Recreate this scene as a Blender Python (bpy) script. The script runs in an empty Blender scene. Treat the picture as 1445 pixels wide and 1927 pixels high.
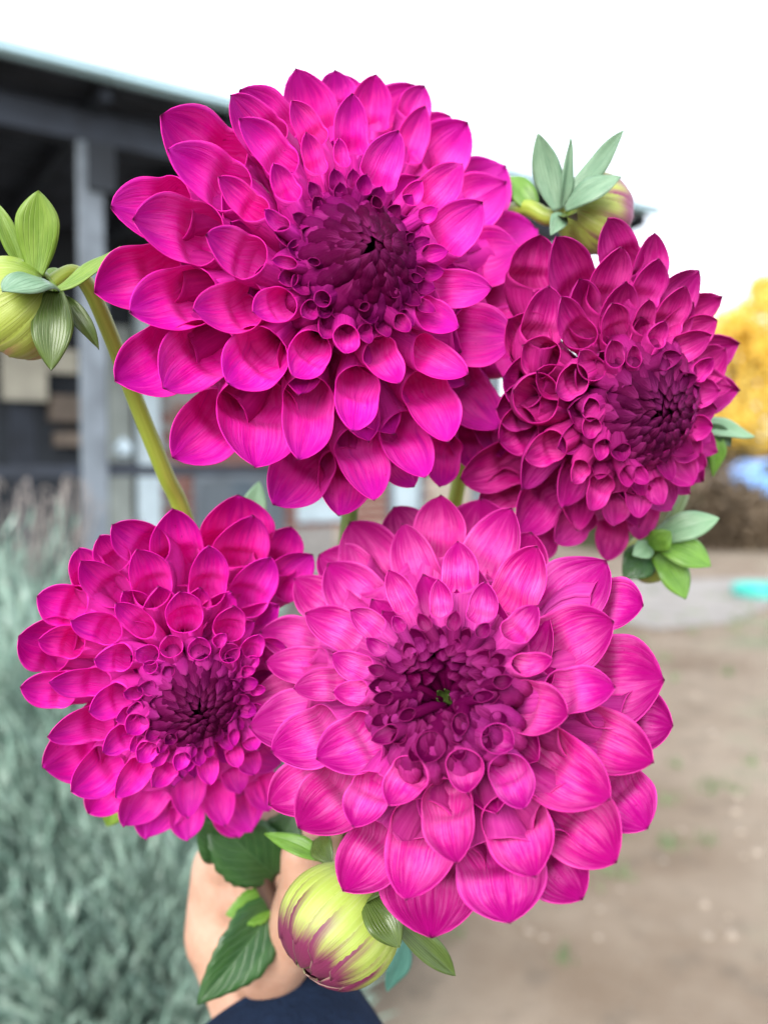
import bpy, bmesh, math, random
import numpy as np
from mathutils import Vector, noise

rng = random.Random(7)
S = bpy.context.scene
COL = S.collection
V = lambda *a: np.array(a, float)
def nz(v):
    v = np.asarray(v, float); return v / max(np.linalg.norm(v), 1e-12)

# ------------------------------------------------------------------ camera, sky, sun, exposure
FPX, CX, CY, HZ = 1744.0, 722.5, 963.5, 870.0
PITCH = math.atan((HZ - CY) / FPX)
EYE = V(0, 0, 1.35)
Rv, Fv, Uv = V(1, 0, 0), V(0, math.cos(PITCH), math.sin(PITCH)), V(0, -math.sin(PITCH), math.cos(PITCH))
cd = bpy.data.cameras.new('camera'); cam = bpy.data.objects.new('camera', cd); COL.objects.link(cam)
cam.location = EYE; cam.rotation_euler = (math.pi / 2 + PITCH, 0, 0)
cd.sensor_fit = 'HORIZONTAL'; cd.sensor_width = 36; cd.lens = 36 * FPX / 1445
cd.clip_start = 0.01; cd.clip_end = 500
cd.dof.use_dof = True; cd.dof.focus_distance = 0.252; cd.dof.aperture_fstop = cd.lens / 3.8
S.camera = cam
w = bpy.data.worlds.new('World'); S.world = w; w.use_nodes = True
nt = w.node_tree; nt.nodes.clear()
sky = nt.nodes.new('ShaderNodeTexSky'); sky.sky_type = 'NISHITA'; sky.sun_disc = False
sky.sun_elevation = math.radians(27); sky.sun_rotation = math.radians(-160)
mixs = nt.nodes.new('ShaderNodeMix'); mixs.data_type = 'RGBA'; mixs.inputs[0].default_value = 0.72
mixs.inputs[7].default_value = (9.0, 9.3, 9.9, 1)           # thin bright cloud veil over the blue
bg = nt.nodes.new('ShaderNodeBackground'); bg.inputs[1].default_value = 0.125
wo = nt.nodes.new('ShaderNodeOutputWorld')
nt.links.new(sky.outputs[0], mixs.inputs[6]); nt.links.new(mixs.outputs[2], bg.inputs[0]); nt.links.new(bg.outputs[0], wo.inputs[0])
sd = bpy.data.lights.new('sun', 'SUN'); sd.energy = 2.6; sd.angle = math.radians(38); sd.color = (1, .96, .9)
sun = bpy.data.objects.new('sun', sd); COL.objects.link(sun)
sun.rotation_euler = Vector((-0.30, -0.84, 0.45)).to_track_quat('Z', 'Y').to_euler()
S.view_settings.view_transform = 'Standard'; S.view_settings.look = 'None'
S.view_settings.exposure = 1.2; S.view_settings.gamma = 1; S.view_settings.use_curve_mapping = False
S.cycles.max_bounces = 8; S.cycles.diffuse_bounces = 5; S.cycles.transmission_bounces = 4
S.cycles.use_denoising = True
S.cycles.caustics_reflective = False; S.cycles.caustics_refractive = False

def P(px, py, d):
    return EYE + d * (Fv + (px - CX) / FPX * Rv - (py - CY) / FPX * Uv)
def ray(px, py):
    return Fv + (px - CX) / FPX * Rv - (py - CY) / FPX * Uv

# ------------------------------------------------------------------ object helpers
def tag(o, label=None, cat=None, group=None, kind=None):
    if label: o['label'] = label
    if cat: o['category'] = cat
    if group: o['group'] = group
    if kind: o['kind'] = kind
    return o
def empty(name, loc, label, cat, group=None):
    o = bpy.data.objects.new(name, None); COL.objects.link(o); o.location = loc
    o.empty_display_size = .02
    return tag(o, label, cat, group)
def link(name, me, mats, parent=None, smooth=True):
    for m in (mats if isinstance(mats, (list, tuple)) else [mats]): me.materials.append(m)
    if smooth: me.polygons.foreach_set('use_smooth', [True] * len(me.polygons))
    o = bpy.data.objects.new(name, me); COL.objects.link(o)
    if parent is not None:
        o.parent = parent
    return o
def wloc(parent):
    l = V(0, 0, 0)
    while parent is not None:
        l = l + np.array(parent.location); parent = parent.parent
    return l
def grid_mesh(name, Pts, UV=None, closed=False, off=None):
    """Pts (nu,nv,3)"""
    nu, nv = Pts.shape[:2]
    v = Pts.reshape(-1, 3)
    if off is not None: v = v - off
    f = []
    for i in range(nu - 1):
        for j in range(nv - 1 + (1 if closed else 0)):
            j2 = (j + 1) % nv
            f.append((i * nv + j, i * nv + j2, (i + 1) * nv + j2, (i + 1) * nv + j))
    me = bpy.data.meshes.new(name); me.from_pydata(v.tolist(), [], f)
    if UV is not None:
        uvl = me.uv_layers.new(name='UVMap'); li = np.zeros(len(me.loops), int); me.loops.foreach_get('vertex_index', li)
        uvl.data.foreach_set('uv', UV.reshape(-1, 2)[li].ravel())
    me.update(); return me
class MB:
    def __init__(s): s.v = []; s.f = []; s.m = []
    def box(s, a, b, ax=None, mi=0):
        """axis box between min a and max b; ax optional 3x3 rows + origin"""
        c = [(x, y, z) for x in (a[0], b[0]) for y in (a[1], b[1]) for z in (a[2], b[2])]
        if ax is not None:
            o, X, Y, Z = ax; c = [tuple(o + X * p[0] + Y * p[1] + Z * p[2]) for p in c]
        n = len(s.v); s.v += c
        s.f += [tuple(n + k for k in q) for q in ((0, 1, 3, 2), (4, 6, 7, 5), (0, 4, 5, 1), (2, 3, 7, 6), (0, 2, 6, 4), (1, 5, 7, 3))]; s.m += [mi] * 6
    def build(s, name, mats, parent=None, smooth=False, bevel=0):
        off = wloc(parent) if parent is not None else V(0, 0, 0)
        me = bpy.data.meshes.new(name); me.from_pydata([tuple(np.array(p) - off) for p in s.v], [], s.f)
        bm = bmesh.new(); bm.from_mesh(me); bmesh.ops.recalc_face_normals(bm, faces=bm.faces); bm.to_mesh(me); bm.free()
        o = link(name, me, mats, parent, smooth)
        if bevel:
            b = o.modifiers.new('bevel', 'BEVEL'); b.width = bevel; b.segments = 2; b.limit_method = 'ANGLE'
        return o
def tube(name, pts, rad, mat, parent=None, n=12, bumps=0.0):
    """smooth tube through points (catmull-rom), rad per point"""
    pts = [np.array(p, float) for p in pts]
    if not isinstance(rad, (list, tuple)): rad = [rad] * len(pts)
    cs, rs = [], []
    for i in range(len(pts) - 1):
        p0 = pts[max(i - 1, 0)]; p1 = pts[i]; p2 = pts[i + 1]; p3 = pts[min(i + 2, len(pts) - 1)]
        for t in np.linspace(0, 1, 9)[:-1]:
            cs.append(.5 * ((2 * p1) + (-p0 + p2) * t + (2 * p0 - 5 * p1 + 4 * p2 - p3) * t * t + (-p0 + 3 * p1 - 3 * p2 + p3) * t ** 3))
            rs.append(rad[i] * (1 - t) + rad[i + 1] * t)
    cs.append(pts[-1]); rs.append(rad[-1]); cs = np.array(cs)
    T = np.gradient(cs, axis=0); ref = V(.3, .9, .2)
    A = []
    for k, c in enumerate(cs):
        t = nz(T[k]); s1 = nz(np.cross(t, ref)); s2 = np.cross(s1, t)
        ang = np.linspace(0, 2 * math.pi, n, endpoint=False)
        rr = rs[k] * (1 + bumps * np.cos(ang * 5))
        A.append(c + np.outer(np.cos(ang) * rr, s1) + np.outer(np.sin(ang) * rr, s2))
    A = np.array(A)
    uv = np.stack(np.meshgrid(np.linspace(0, 1, len(cs)), np.linspace(0, 1, n), indexing='ij'), -1)[..., ::-1]
    me = grid_mesh(name, A, uv, closed=True, off=wloc(parent) if parent is not None else None)
    bm = bmesh.new(); bm.from_mesh(me)
    bmesh.ops.holes_fill(bm, edges=[e for e in bm.edges if e.is_boundary], sides=0)
    bmesh.ops.recalc_face_normals(bm, faces=bm.faces); bm.to_mesh(me); bm.free()
    return link(name, me, mat, parent)

# ------------------------------------------------------------------ material helpers
class NT:
    def __init__(s, name):
        s.m = bpy.data.materials.new(name); s.m.use_nodes = True; s.t = s.m.node_tree; s.t.nodes.clear()
        s.out = s.n('ShaderNodeOutputMaterial')
    def n(s, t, **k):
        o = s.t.nodes.new(t)
        for a, b in k.items(): setattr(o, a, b)
        return o
    def L(s, a, b): s.t.links.new(a, b)
    def put(s, inp, v):
        if isinstance(v, (int, float, tuple, list)): inp.default_value = v
        else: s.L(v, inp)
    def math(s, op, a, b=None, c=None, clamp=False):
        o = s.n('ShaderNodeMath', operation=op, use_clamp=clamp); s.put(o.inputs[0], a)
        if b is not None: s.put(o.inputs[1], b)
        if c is not None: s.put(o.inputs[2], c)
        return o.outputs[0]
    def mr(s, v, a, b, c=0., d=1., smooth=True):
        o = s.n('ShaderNodeMapRange', interpolation_type='SMOOTHSTEP' if smooth else 'LINEAR'); s.put(o.inputs[0], v)
        for i, x in enumerate((a, b, c, d)): o.inputs[i + 1].default_value = x
        return o.outputs[0]
    def mix(s, f, a, b, mode='MIX'):
        o = s.n('ShaderNodeMix', data_type='RGBA', blend_type=mode); s.put(o.inputs[0], f)
        for i, x in ((6, a), (7, b)):
            if isinstance(x, tuple) and len(x) == 3: x = x + (1,)
            s.put(o.inputs[i], x)
        return o.outputs[2]
    def noise(s, vec, scale, detail=3, rough=.55, dist=0):
        o = s.n('ShaderNodeTexNoise'); s.put(o.inputs['Scale'], scale); o.inputs['Detail'].default_value = detail
        o.inputs['Roughness'].default_value = rough; o.inputs['Distortion'].default_value = dist
        if vec is not None: s.L(vec, o.inputs['Vector'])
        return o.outputs[0]
    def comb(s, x, y, z):
        o = s.n('ShaderNodeCombineXYZ'); s.put(o.inputs[0], x); s.put(o.inputs[1], y); s.put(o.inputs[2], z); return o.outputs[0]
    def bump(s, h, st, dist):
        o = s.n('ShaderNodeBump'); o.inputs['Strength'].default_value = st; o.inputs['Distance'].default_value = dist; s.L(h, o.inputs['Height']); return o.outputs[0]
    def pr(s, col, rough=.5, normal=None, transl=0., tcol=None, spec=.5, sheen=0, coat=0, metal=0):
        b = s.n('ShaderNodeBsdfPrincipled'); s.put(b.inputs['Base Color'], col if not (isinstance(col, tuple) and len(col) == 3) else col + (1,))
        s.put(b.inputs['Roughness'], rough); s.put(b.inputs['Specular IOR Level'], spec); b.inputs['Metallic'].default_value = metal
        if sheen: b.inputs['Sheen Weight'].default_value = sheen; b.inputs['Sheen Roughness'].default_value = .4
        if coat: b.inputs['Coat Weight'].default_value = coat; b.inputs['Coat Roughness'].default_value = .3
        if normal is not None: s.L(normal, b.inputs['Normal'])
        sh = b.outputs[0]
        if transl:
            t = s.n('ShaderNodeBsdfTranslucent'); s.put(t.inputs[0], tcol if tcol is not None else col)
            if normal is not None: s.L(normal, t.inputs['Normal'])
            x = s.n('ShaderNodeMixShader'); x.inputs[0].default_value = transl; s.L(sh, x.inputs[1]); s.L(t.outputs[0], x.inputs[2]); sh = x.outputs[0]
        s.L(sh, s.out.inputs[0]); return s.m
def plain(name, col, rough=.6, var=.25, scale=8, bump=0, bscale=60, metal=0, stretch=(1, 1, 1), spec=.4):
    t = NT(name); tc = t.n('ShaderNodeTexCoord'); mp = t.n('ShaderNodeMapping'); mp.inputs['Scale'].default_value = stretch
    t.L(tc.outputs['Object'], mp.inputs[0]); n = t.noise(mp.outputs[0], scale, 4)
    c = t.mix(t.mr(n, .3, .7), tuple(x * (1 - var) for x in col), tuple(min(1, x * (1 + var)) for x in col))
    nb = t.bump(t.noise(mp.outputs[0], bscale, 3), bump, .004) if bump else None
    return t.pr(c, rough, nb, metal=metal, spec=spec)

def petal_mats(tag_, light, mid, tipc, dark, rev, tipamt, tint=1.0):
    out = []
    for side in ('face', 'reverse', 'edge'):
        t = NT('petal_%s_%s' % (side, tag_))
        uv = t.n('ShaderNodeUVMap'); sp = t.n('ShaderNodeSeparateXYZ'); t.L(uv.outputs[0], sp.inputs[0])
        x, y = sp.outputs[0], sp.outputs[1]
        oi = t.n('ShaderNodeObjectInfo'); rnd = oi.outputs['Random']
        age = t.n('ShaderNodeAttribute', attribute_type='OBJECT', attribute_name='age').outputs['Fac']
        rz = t.math('MULTIPLY', rnd, 37.)
        # streaks fan: converge to tip and base
        streak = t.noise(t.comb(t.math('MULTIPLY', x, 15.), t.math('MULTIPLY', y, 1.5), rz), 1., 5, .65)
        fine = t.noise(t.comb(t.math('MULTIPLY', x, 46.), t.math('MULTIPLY', y, 3.), rz), 1., 4, .6)
        blot = t.noise(t.comb(t.math('MULTIPLY', x, 3.), t.math('MULTIPLY', y, 3.), rz), 1., 4, .6, .4)
        st = t.math('SUBTRACT', streak, .5)
        if side == 'face':
            tm = t.mr(t.math('ADD', y, t.math('ADD', t.math('MULTIPLY', st, .55), t.math('MULTIPLY', t.math('SUBTRACT', blot, .5), .3))), .62, .93)
            body = t.mix(t.mr(t.math('ADD', t.math('MULTIPLY', fine, .6), t.math('MULTIPLY', blot, .4)), .36, .62), light, mid)
            body = t.mix(t.mr(streak, .55, .75, 0, .55), body, tipc)
            c = t.mix(t.math('MULTIPLY', tm, tipamt), body, tipc)
            ed = t.mr(t.math('ABSOLUTE', t.math('SUBTRACT', x, .5)), .43, .5)
            c = t.mix(t.math('MULTIPLY', ed, .18), c, tuple(a * .45 + b * .55 for a, b in zip(light, (.72, .10, .55))))
            c = t.mix(t.mr(age, .25, 1.), c, tuple(d * 1.0 for d in dark))
        elif side == 'reverse':
            c = t.mix(t.mr(t.math('ADD', t.math('MULTIPLY', fine, .6), t.math('MULTIPLY', blot, .4)), .35, .66), rev, tuple(a * .6 + b * .4 for a, b in zip(rev, light)))
            c = t.mix(t.mr(age, .1, .95), c, dark)
            pale = t.mr(t.math('ADD', y, t.math('MULTIPLY', st, .8)), .72, 1.02)
            c = t.mix(t.math('MULTIPLY', t.math('MULTIPLY', pale, t.math('SUBTRACT', 1.7, age)), .5), c, (.36, .035, .20))
        else:
            c = t.mix(t.mr(age, .2, 1.), tuple(a * .85 + b * .15 for a, b in zip(mid, light)), (.20, .008, .085))
        c = t.mix(t.math('MULTIPLY', t.mr(t.noise(t.comb(t.math('MULTIPLY', x, 17.), t.math('MULTIPLY', y, 17.), rz), 1., 2), .70, .76), .5), c, (.30, .01, .10))
        tipdot = t.mr(y, .978, 1.0)
        c = t.mix(t.math('MULTIPLY', tipdot, .75), c, (.10, .02, .05))
        hv = t.mix(1.0, c, (1, 1, 1), 'MULTIPLY')
        hs = t.n('ShaderNodeHueSaturation'); t.L(hv, hs.inputs['Color'])
        t.L(t.mr(rnd, 0, 1, .488, .502, False), hs.inputs['Hue']); t.L(t.mr(t.math('FRACT', t.math('MULTIPLY', rnd, 7.3)), 0, 1, .9, 1.1, False), hs.inputs['Value'])
        col = hs.outputs[0]
        nb = t.bump(t.math('ADD', t.math('MULTIPLY', fine, .7), streak), .5, .0008)
        out.append(t.pr(col, t.mr(streak, .3, .7, .36, .52), nb, transl=.32, tcol=col, spec=t.mr(age, 0., .6, .2 if side == 'face' else .13, .025)))
    return out

# ------------------------------------------------------------------ petal geometry
def petal(name, parent, B, I, T, nrm, wd, mats, cup=1.35, rI=.8, nu=22, nv=15, thick=.00018, age=0., droop=0., seed=0, sharp=.8, rag=1.):
    r = random.Random(seed)
    B, I, T, nrm = map(lambda a: np.array(a, float), (B, I, T, nrm))
    d = T - I; L2 = np.linalg.norm(d); d = d / L2
    nrm = nz(nrm - d * nrm.dot(d)); s = np.cross(d, nrm)
    h = wd / 2; r0 = h * rI
    Ic = I - nrm * r0
    L1 = np.linalg.norm(Ic - B)
    ctl = Ic - d * L1 * .45
    n1 = max(4, int(nu * .3)); n2 = nu - n1
    a1, a2, tw = r.uniform(.9, 1.1), r.uniform(.9, 1.1), r.uniform(-.15, .15) * rag
    ph, bend = r.uniform(0, 6.28), r.uniform(-.06, .06) * rag
    rows, uvs = [], []
    vv = np.linspace(-1, 1, nv)
    for k in range(n1):
        u = k / n1
        c = (1 - u) ** 2 * B + 2 * u * (1 - u) * ctl + u * u * Ic
        tg = nz(2 * (1 - u) * (ctl - B) + 2 * u * (Ic - ctl))
        n = nz(np.cross(s, tg)) ; 
        if n.dot(nrm) < 0 and u > .5: n = -n
        rad = r0 * (.34 + .66 * u ** .8)
        th = vv * math.pi * 1.05; rv = rad * (1 - .10 * (vv > .6) * (vv - .6) / .4)
        rows.append(c + np.outer(np.sin(th) * rv, s) + np.outer(-np.cos(th) * rv, n))
        uvs.append(np.stack([(vv + 1) / 2, np.full(nv, .35 * u)], 1))
    for k in range(n2 + 1):
        t = k / n2; t = t ** 1.25 if t < 1 else 1.
        t = (k / n2)
        t = t * t * .35 + t * .65 if t < .999 else 1.0
        if t < .45: g = rI + (1 - rI) * math.sin(t / .45 * math.pi / 2)
        else: g = max(0., 1 - ((t - .45) / .55) ** 2.1) ** sharp
        g = max(g, .0)
        W = h * g
        q = min(1., t / .42) ** .55
        phi = math.pi * 1.05 - (math.pi * 1.05 - cup) * q
        if t > .7: phi *= 1 - .22 * ((t - .7) / .3)
        rad = W / (math.sin(phi) if phi < math.pi / 2 else 1.)
        up = rad * math.cos(phi) if phi < math.pi / 2 else 0.
        c = I + d * L2 * t - nrm * r0 * (1 - t) ** 3
        c = c + nrm * (droop * L2 * t * t - .05 * L2 * math.sin(math.pi * t)) + s * bend * L2 * math.sin(math.pi * t)
        th = vv * phi
        ridge = 1 + .03 * np.cos(vv * math.pi * 3 + ph) * min(1, t * 2)
        X = np.sin(th) * rad * np.where(vv > 0, a1, a2)
        Y = (-np.cos(th) * rad) * ridge + up
        X2 = X * math.cos(tw * t) - Y * math.sin(tw * t); Y2 = X * math.sin(tw * t) + Y * math.cos(tw * t)
        wob = .05 * h * np.sin(vv * 2.2 + t * 5 + ph) * t * rag + .035 * h * rag * np.sign(vv) * (np.abs(vv) ** 4) * math.sin(t * 11 + ph)
        rows.append(c + np.outer(X2, s) + np.outer(Y2 + wob, nrm))
        uvs.append(np.stack([(vv + 1) / 2, np.full(nv, .35 + .65 * t)], 1))
    A = np.array(rows)
    me = grid_mesh(name, A, np.array(uvs), off=wloc(parent))
    # orient faces towards the inside of the cup
    i0 = (n1 + n2 // 2); j0 = nv // 2
    fn = np.cross(A[i0, j0 + 1] - A[i0, j0], A[i0 + 1, j0] - A[i0, j0])
    if fn.dot(nrm) < 0: me.flip_normals()
    o = link(name, me, mats, parent)
    m = o.modifiers.new('thickness', 'SOLIDIFY'); m.thickness = thick; m.offset = -1; m.material_offset = 1; m.material_offset_rim = 2
    m.use_quality_normals = False
    o['age'] = float(age)
    return o

class Flower:
    def __init__(s, px, py, dist, Rpx, ax, ay, H, label, mats, name='dahlia', agek=(.58, .38)):
        s.agek = agek; s.spots = []
        s.C = P(px, py, dist); s.R = Rpx / FPX * dist; s.H = H * s.R
        s.A = nz(ax * Rv + ay * Uv - math.sqrt(max(.05, 1 - ax * ax - ay * ay)) * Fv)
        s.E1 = nz(np.cross(Uv, s.A)); s.E2 = np.cross(s.A, s.E1)
        s.dist = dist; s.mats = mats; s.ct = 0
        s.root = empty(name, s.C, label, 'dahlia', 'magenta dahlias in the bouquet')
    def f(s, rho, back=0.):
        x = min(rho, 1.); z = s.H * (1 - x * x) ** .62
        if rho > 1: z -= (rho - 1) * .28 * s.R
        return z - back * s.R
    def loc(s, p):
        q = p - s.C; return q.dot(s.E1), q.dot(s.E2), q.dot(s.A)
    def pt(s, rho, az, z):
        return s.C + s.E1 * math.cos(az) * rho * s.R + s.E2 * math.sin(az) * rho * s.R + s.A * z
    def hit(s, px, py, back=0.):
        r = ray(px, py); prev = None
        for d in np.linspace(s.dist - 1.0 * s.R, s.dist + 2.2 * s.R, 420):
            p = EYE + r * d; x, y, z = s.loc(p); g = z - s.f(math.hypot(x, y) / s.R, back)
            if g <= 0: return p
        return EYE + r * s.dist
    def add(s, tx, ty, ix, iy, wpx, back=0., cup=None, age=None):
        s.ct += 1
        T = s.hit(tx, ty, back); x, y, z = s.loc(T); rho = math.hypot(x, y) / s.R
        az = math.atan2(y, x); rad = nz(s.E1 * x + s.E2 * y)
        # rim plane: leans from flat (outer) to steep (inner)
        e = math.radians(7 if rho > .5 else 4) - (math.radians(10) if back > .03 else 0)
        dirr = rad * math.cos(e) + s.A * math.sin(e); side = np.cross(s.A, rad)
        pn = nz(np.cross(dirr, side));
        if pn.dot(s.A) < 0: pn = -pn
        # keep the plane from being seen edge on
        vw = nz(EYE - T)
        if pn.dot(vw) < .72: pn = nz(pn + vw * (.72 - pn.dot(vw)) * 1.6)
        r = ray(ix, iy); den = r.dot(pn); t = (T - EYE).dot(pn) / den if abs(den) > 1e-6 else s.dist
        I = EYE + r * t
        dd = T - I; Ld = np.linalg.norm(dd); wd = wpx / FPX * np.linalg.norm(T - EYE)
        if Ld > 2.3 * wd: I = T - dd / Ld * 2.3 * wd
        dn = nz(T - I)
        if dn.dot(rad) < .6: Lq = np.linalg.norm(T - I); dn = nz(dn + rad * (.9 + .6 * (.6 - dn.dot(rad)))); I = T - dn * Lq
        if rho > .5: I = T - (T - I) * 1.16; wd *= 1.07
        n = nz(pn - dn * pn.dot(dn))
        ib = s.loc(I); az2 = math.atan2(ib[1], ib[0])
        B = s.pt(.10 + .14 * rho, az2 if rho > .45 else az, (-.10 + .10 * (1 - rho)) * s.R - back * s.R * .6)
        if cup is None: cup = (1.18 if rho < .5 else 1.05) + .5 * max(0, .75 - rho) / .5
        if age is None: age = max(0., min(1., (s.agek[0] - rho) / s.agek[1]))
        s.spots.append((T * .6 + I * .4, wd))
        big = wpx > 45
        return petal('petal', s.root, B, I, T, n, wd * 1.10, s.mats, cup=cup, rI=.88 if rho > .5 else .88,
                     nu=26 if big else 18, nv=17 if big else 13, age=age, droop=-.04 if back > .03 else .02, seed=s.ct * 13 + 5)
    def filler(s, n, r0, r1, back=None, a0=0., ws=1.05, ar=1.6, ageb=0.):
        for k in range(n):
            rho = r0 + (r1 - r0) * math.sqrt((k + .5) / n); az = k * 2.39996 + a0
            s.ct += 1; r_ = random.Random(s.ct * 3); az += r_.uniform(-.12, .12); vz = r_.uniform(.75, 1.2); rho *= r_.uniform(.95, 1.05)
            e = math.radians(6)
            T = s.pt(rho, az, s.f(rho, (.12 + .20 * rho) if back is None else back)); rad = s.E1 * math.cos(az) + s.E2 * math.sin(az)
            dr = rad * math.cos(e) + s.A * math.sin(e); wd = (.10 + .20 * rho) * s.R * ws * vz
            I = T - dr * wd * ar; nn = nz(s.A * math.cos(e) - rad * math.sin(e))
            if back is not None and any(np.linalg.norm(T * .6 + I * .4 - c_) < .36 * (w_ + wd) for c_, w_ in s.spots): continue
            if back is None:
                if any(math.hypot(qx[0] - s.loc(c_)[0], qx[1] - s.loc(c_)[1]) < .46 * w_ for c_, w_ in s.spots if w_ > .1 * s.R for qx in (s.loc(T), s.loc(T * .5 + I * .5))): continue
            s.spots.append((T * .6 + I * .4, wd))
            B = s.pt(.05 + .12 * rho, az, (-.12 + .08 * (1 - rho)) * s.R)
            petal('petal', s.root, B, I, T, nn, wd, s.mats, cup=1.25, rI=.78, droop=r_.uniform(-.03, .1), rag=1.5, nu=16, nv=11, age=max(0., min(1., (s.agek[0] + .03 - rho) / s.agek[1] + ageb)), seed=s.ct * 13)
    def heart(s, n, r0, rim=.30, lift=.0, dip=.0, flat=1.0, openg=0., slim=1.):
        """artichoke of incurved scales: convex backs outward, tips to the axis"""
        for k in range(n):
            q = math.sqrt((k + .6) / n); rho = openg + (rim - openg) * q; az = k * 2.39996 + r0
            s.ct += 1; r = random.Random(s.ct)
            az += r.uniform(-.08, .08)
            top = s.f(rho) + lift * s.R * (1 - q * q) - dip * s.R * (1 - q) ** 1.5 - .07 * s.R * q ** 4
            wd = (.046 + .040 * q) * s.R * slim * r.uniform(.9, 1.1)
            rt = rho * (.45 + .45 * q if q < .8 else .98) if openg == 0 else rho * .8       # outer ones stand straight
            T = s.pt(rt, az + r.uniform(-.1, .1), top + r.uniform(-.01, .012) * s.R)
            I = s.pt(rho * 1.04 + .012, az, top - wd * (1.25 + .3 * q))
            rad = s.E1 * math.cos(az) + s.E2 * math.sin(az)
            B = s.pt(rho * .72 + .01, az, top - (.22 + .12 * q) * s.R)
            nn = nz(-rad + s.A * .25)
            petal('floret', s.root, B, I, T, nn, wd * 1.25, s.mats, cup=1.2, rI=.8, nu=16, nv=11, thick=.0002, age=1 - .6 * q ** 3, droop=.03, seed=s.ct * 7, sharp=1.35, rag=1.2)
    def under(s, stem_pts, mat_g, stem_mat, rad=.0034):
        # receptacle + bracts + stem
        A, R = s.A, s.R
        prof = [(-.30, .02), (-.27, .10), (-.2, .15), (-.12, .17), (-.05, .15), (.06, .13), (.14, .10), (.19, .05), (.2, .005)]
        ang = np.linspace(0, 2 * math.pi, 20, endpoint=False)
        G = np.array([s.C + A * z * R + np.outer(np.cos(ang) * q * R, s.E1) + np.outer(np.sin(ang) * q * R, s.E2) for z, q in prof])
        me = grid_mesh('receptacle', G, None, closed=True, off=s.C); link('receptacle', me, mat_g, s.root)
        for k in range(6):
            az = k * 1.047 + .3; rd = s.E1 * math.cos(az) + s.E2 * math.sin(az)
            leaf('sepal', s.root, s.C + rd * .12 * R - A * .24 * R, s.C + rd * .52 * R - A * (.34 + .06 * (k % 2)) * R, .2 * R, -A, mat_g, serr=0)
        tube('stem', [s.C - A * .28 * R, s.C - A * .45 * R] + stem_pts, rad, stem_mat, s.root, bumps=.03)

def leaf(name, parent, B, T, wd, up, mat, arch=.12, fold=.25, serr=0., nu=20, nv=11, thick=.0003, peak=.4, twist=0., base=.25, ripple=.02, seed=0):
    r = random.Random(seed + int(abs(wd) * 1e6))
    B, T = np.array(B, float), np.array(T, float); d = T - B; L = np.linalg.norm(d); d /= L
    up = nz(up - d * np.dot(up, d)); s = np.cross(d, up); rows = []; uvs = []; vv = np.linspace(-1, 1, nv); ph = r.uniform(0, 6)
    for i in range(nu + 1):
        t = i / nu
        if t < peak: g = base + (1 - base) * math.sin(t / peak * math.pi / 2)
        else: g = math.cos((t - peak) / (1 - peak) * math.pi / 2) ** .85 if t < 1 else 0
        if serr and .1 < t < .97: g *= 1 + serr * (((t * 9) % 1) - .5)
        h = wd / 2 * g
        a = twist * t; su = s * math.cos(a) + up * math.sin(a); uu = up * math.cos(a) - s * math.sin(a)
        c = B + d * L * t + up * arch * L * math.sin(math.pi * t)
        y = fold * np.abs(vv) * h + ripple * L * np.abs(vv) ** 2 * math.sin(t * 9 + ph) - .1 * h * (np.abs(vv) > .95)
        rows.append(c + np.outer(vv * h, su) + np.outer(y, uu)); uvs.append(np.stack([(vv + 1) / 2, np.full(nv, t)], 1))
    A = np.array(rows); me = grid_mesh(name, A, np.array(uvs), off=wloc(parent) if parent is not None else None)
    fn = np.cross(A[nu // 2, nv // 2 + 1] - A[nu // 2, nv // 2], A[nu // 2 + 1, nv // 2] - A[nu // 2, nv // 2])
    if fn.dot(up) < 0: me.flip_normals()
    o = link(name, me, mat, parent)
    m = o.modifiers.new('thickness', 'SOLIDIFY'); m.thickness = thick; m.offset = -1
    return o

def green_mat(name, c1, c2, vein, kind='parallel', rough=.38, transl=.25, nve=9):
    t = NT(name); uv = t.n('ShaderNodeUVMap'); sp = t.n('ShaderNodeSeparateXYZ'); t.L(uv.outputs[0], sp.inputs[0]); x, y = sp.outputs[0], sp.outputs[1]
    rnd = t.n('ShaderNodeObjectInfo').outputs['Random']; rz = t.math('MULTIPLY', rnd, 31.)
    n = t.noise(t.comb(t.math('MULTIPLY', x, 5.), t.math('MULTIPLY', y, 3.), rz), 1., 4)
    xa = t.math('ABSOLUTE', t.math('SUBTRACT', x, .5))
    if kind == 'parallel':
        w_ = t.math('ADD', t.math('MULTIPLY', x, float(nve)), t.math('MULTIPLY', n, .5))
    else:
        w_ = t.math('SUBTRACT', t.math('MULTIPLY', y, float(nve)), t.math('MULTIPLY', xa, 7.))
    fr = t.math('ABSOLUTE', t.math('SUBTRACT', t.math('FRACT', w_), .5))
    v = t.mr(fr, .36, .5)
    if kind != 'parallel':
        v = t.math('MAXIMUM', v, t.mr(xa, .03, .0))
    c = t.mix(t.mr(n, .3, .7), c1, c2)
    c = t.mix(t.math('MULTIPLY', v, .55), c, vein)
    nb = t.bump(t.math('SUBTRACT', n, t.math('MULTIPLY', v, 1.)), .4, .0006)
    return t.pr(c, rough, nb, transl=transl, tcol=c, spec=.5)
G_LIGHT = green_mat('leaf_light_green', (.12, .22, .022), (.18, .29, .04), (.24, .35, .08))
G_DARK = green_mat('leaf_deep_green', (.018, .070, .018), (.035, .105, .026), (.065, .15, .05), 'pinnate', nve=7)
G_BLUE = green_mat('bract_blue_green', (.14, .26, .16), (.21, .34, .22), (.09, .18, .10))
G_OLIVE = green_mat('bract_olive', (.055, .095, .016), (.085, .14, .028), (.17, .22, .08), nve=12, rough=.3)
G_MINT = green_mat('bract_mint', (.20, .37, .21), (.27, .44, .27), (.15, .3, .15))
G_MID = green_mat('bract_mid_green', (.09, .22, .02), (.15, .32, .04), (.2, .36, .1))
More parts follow.
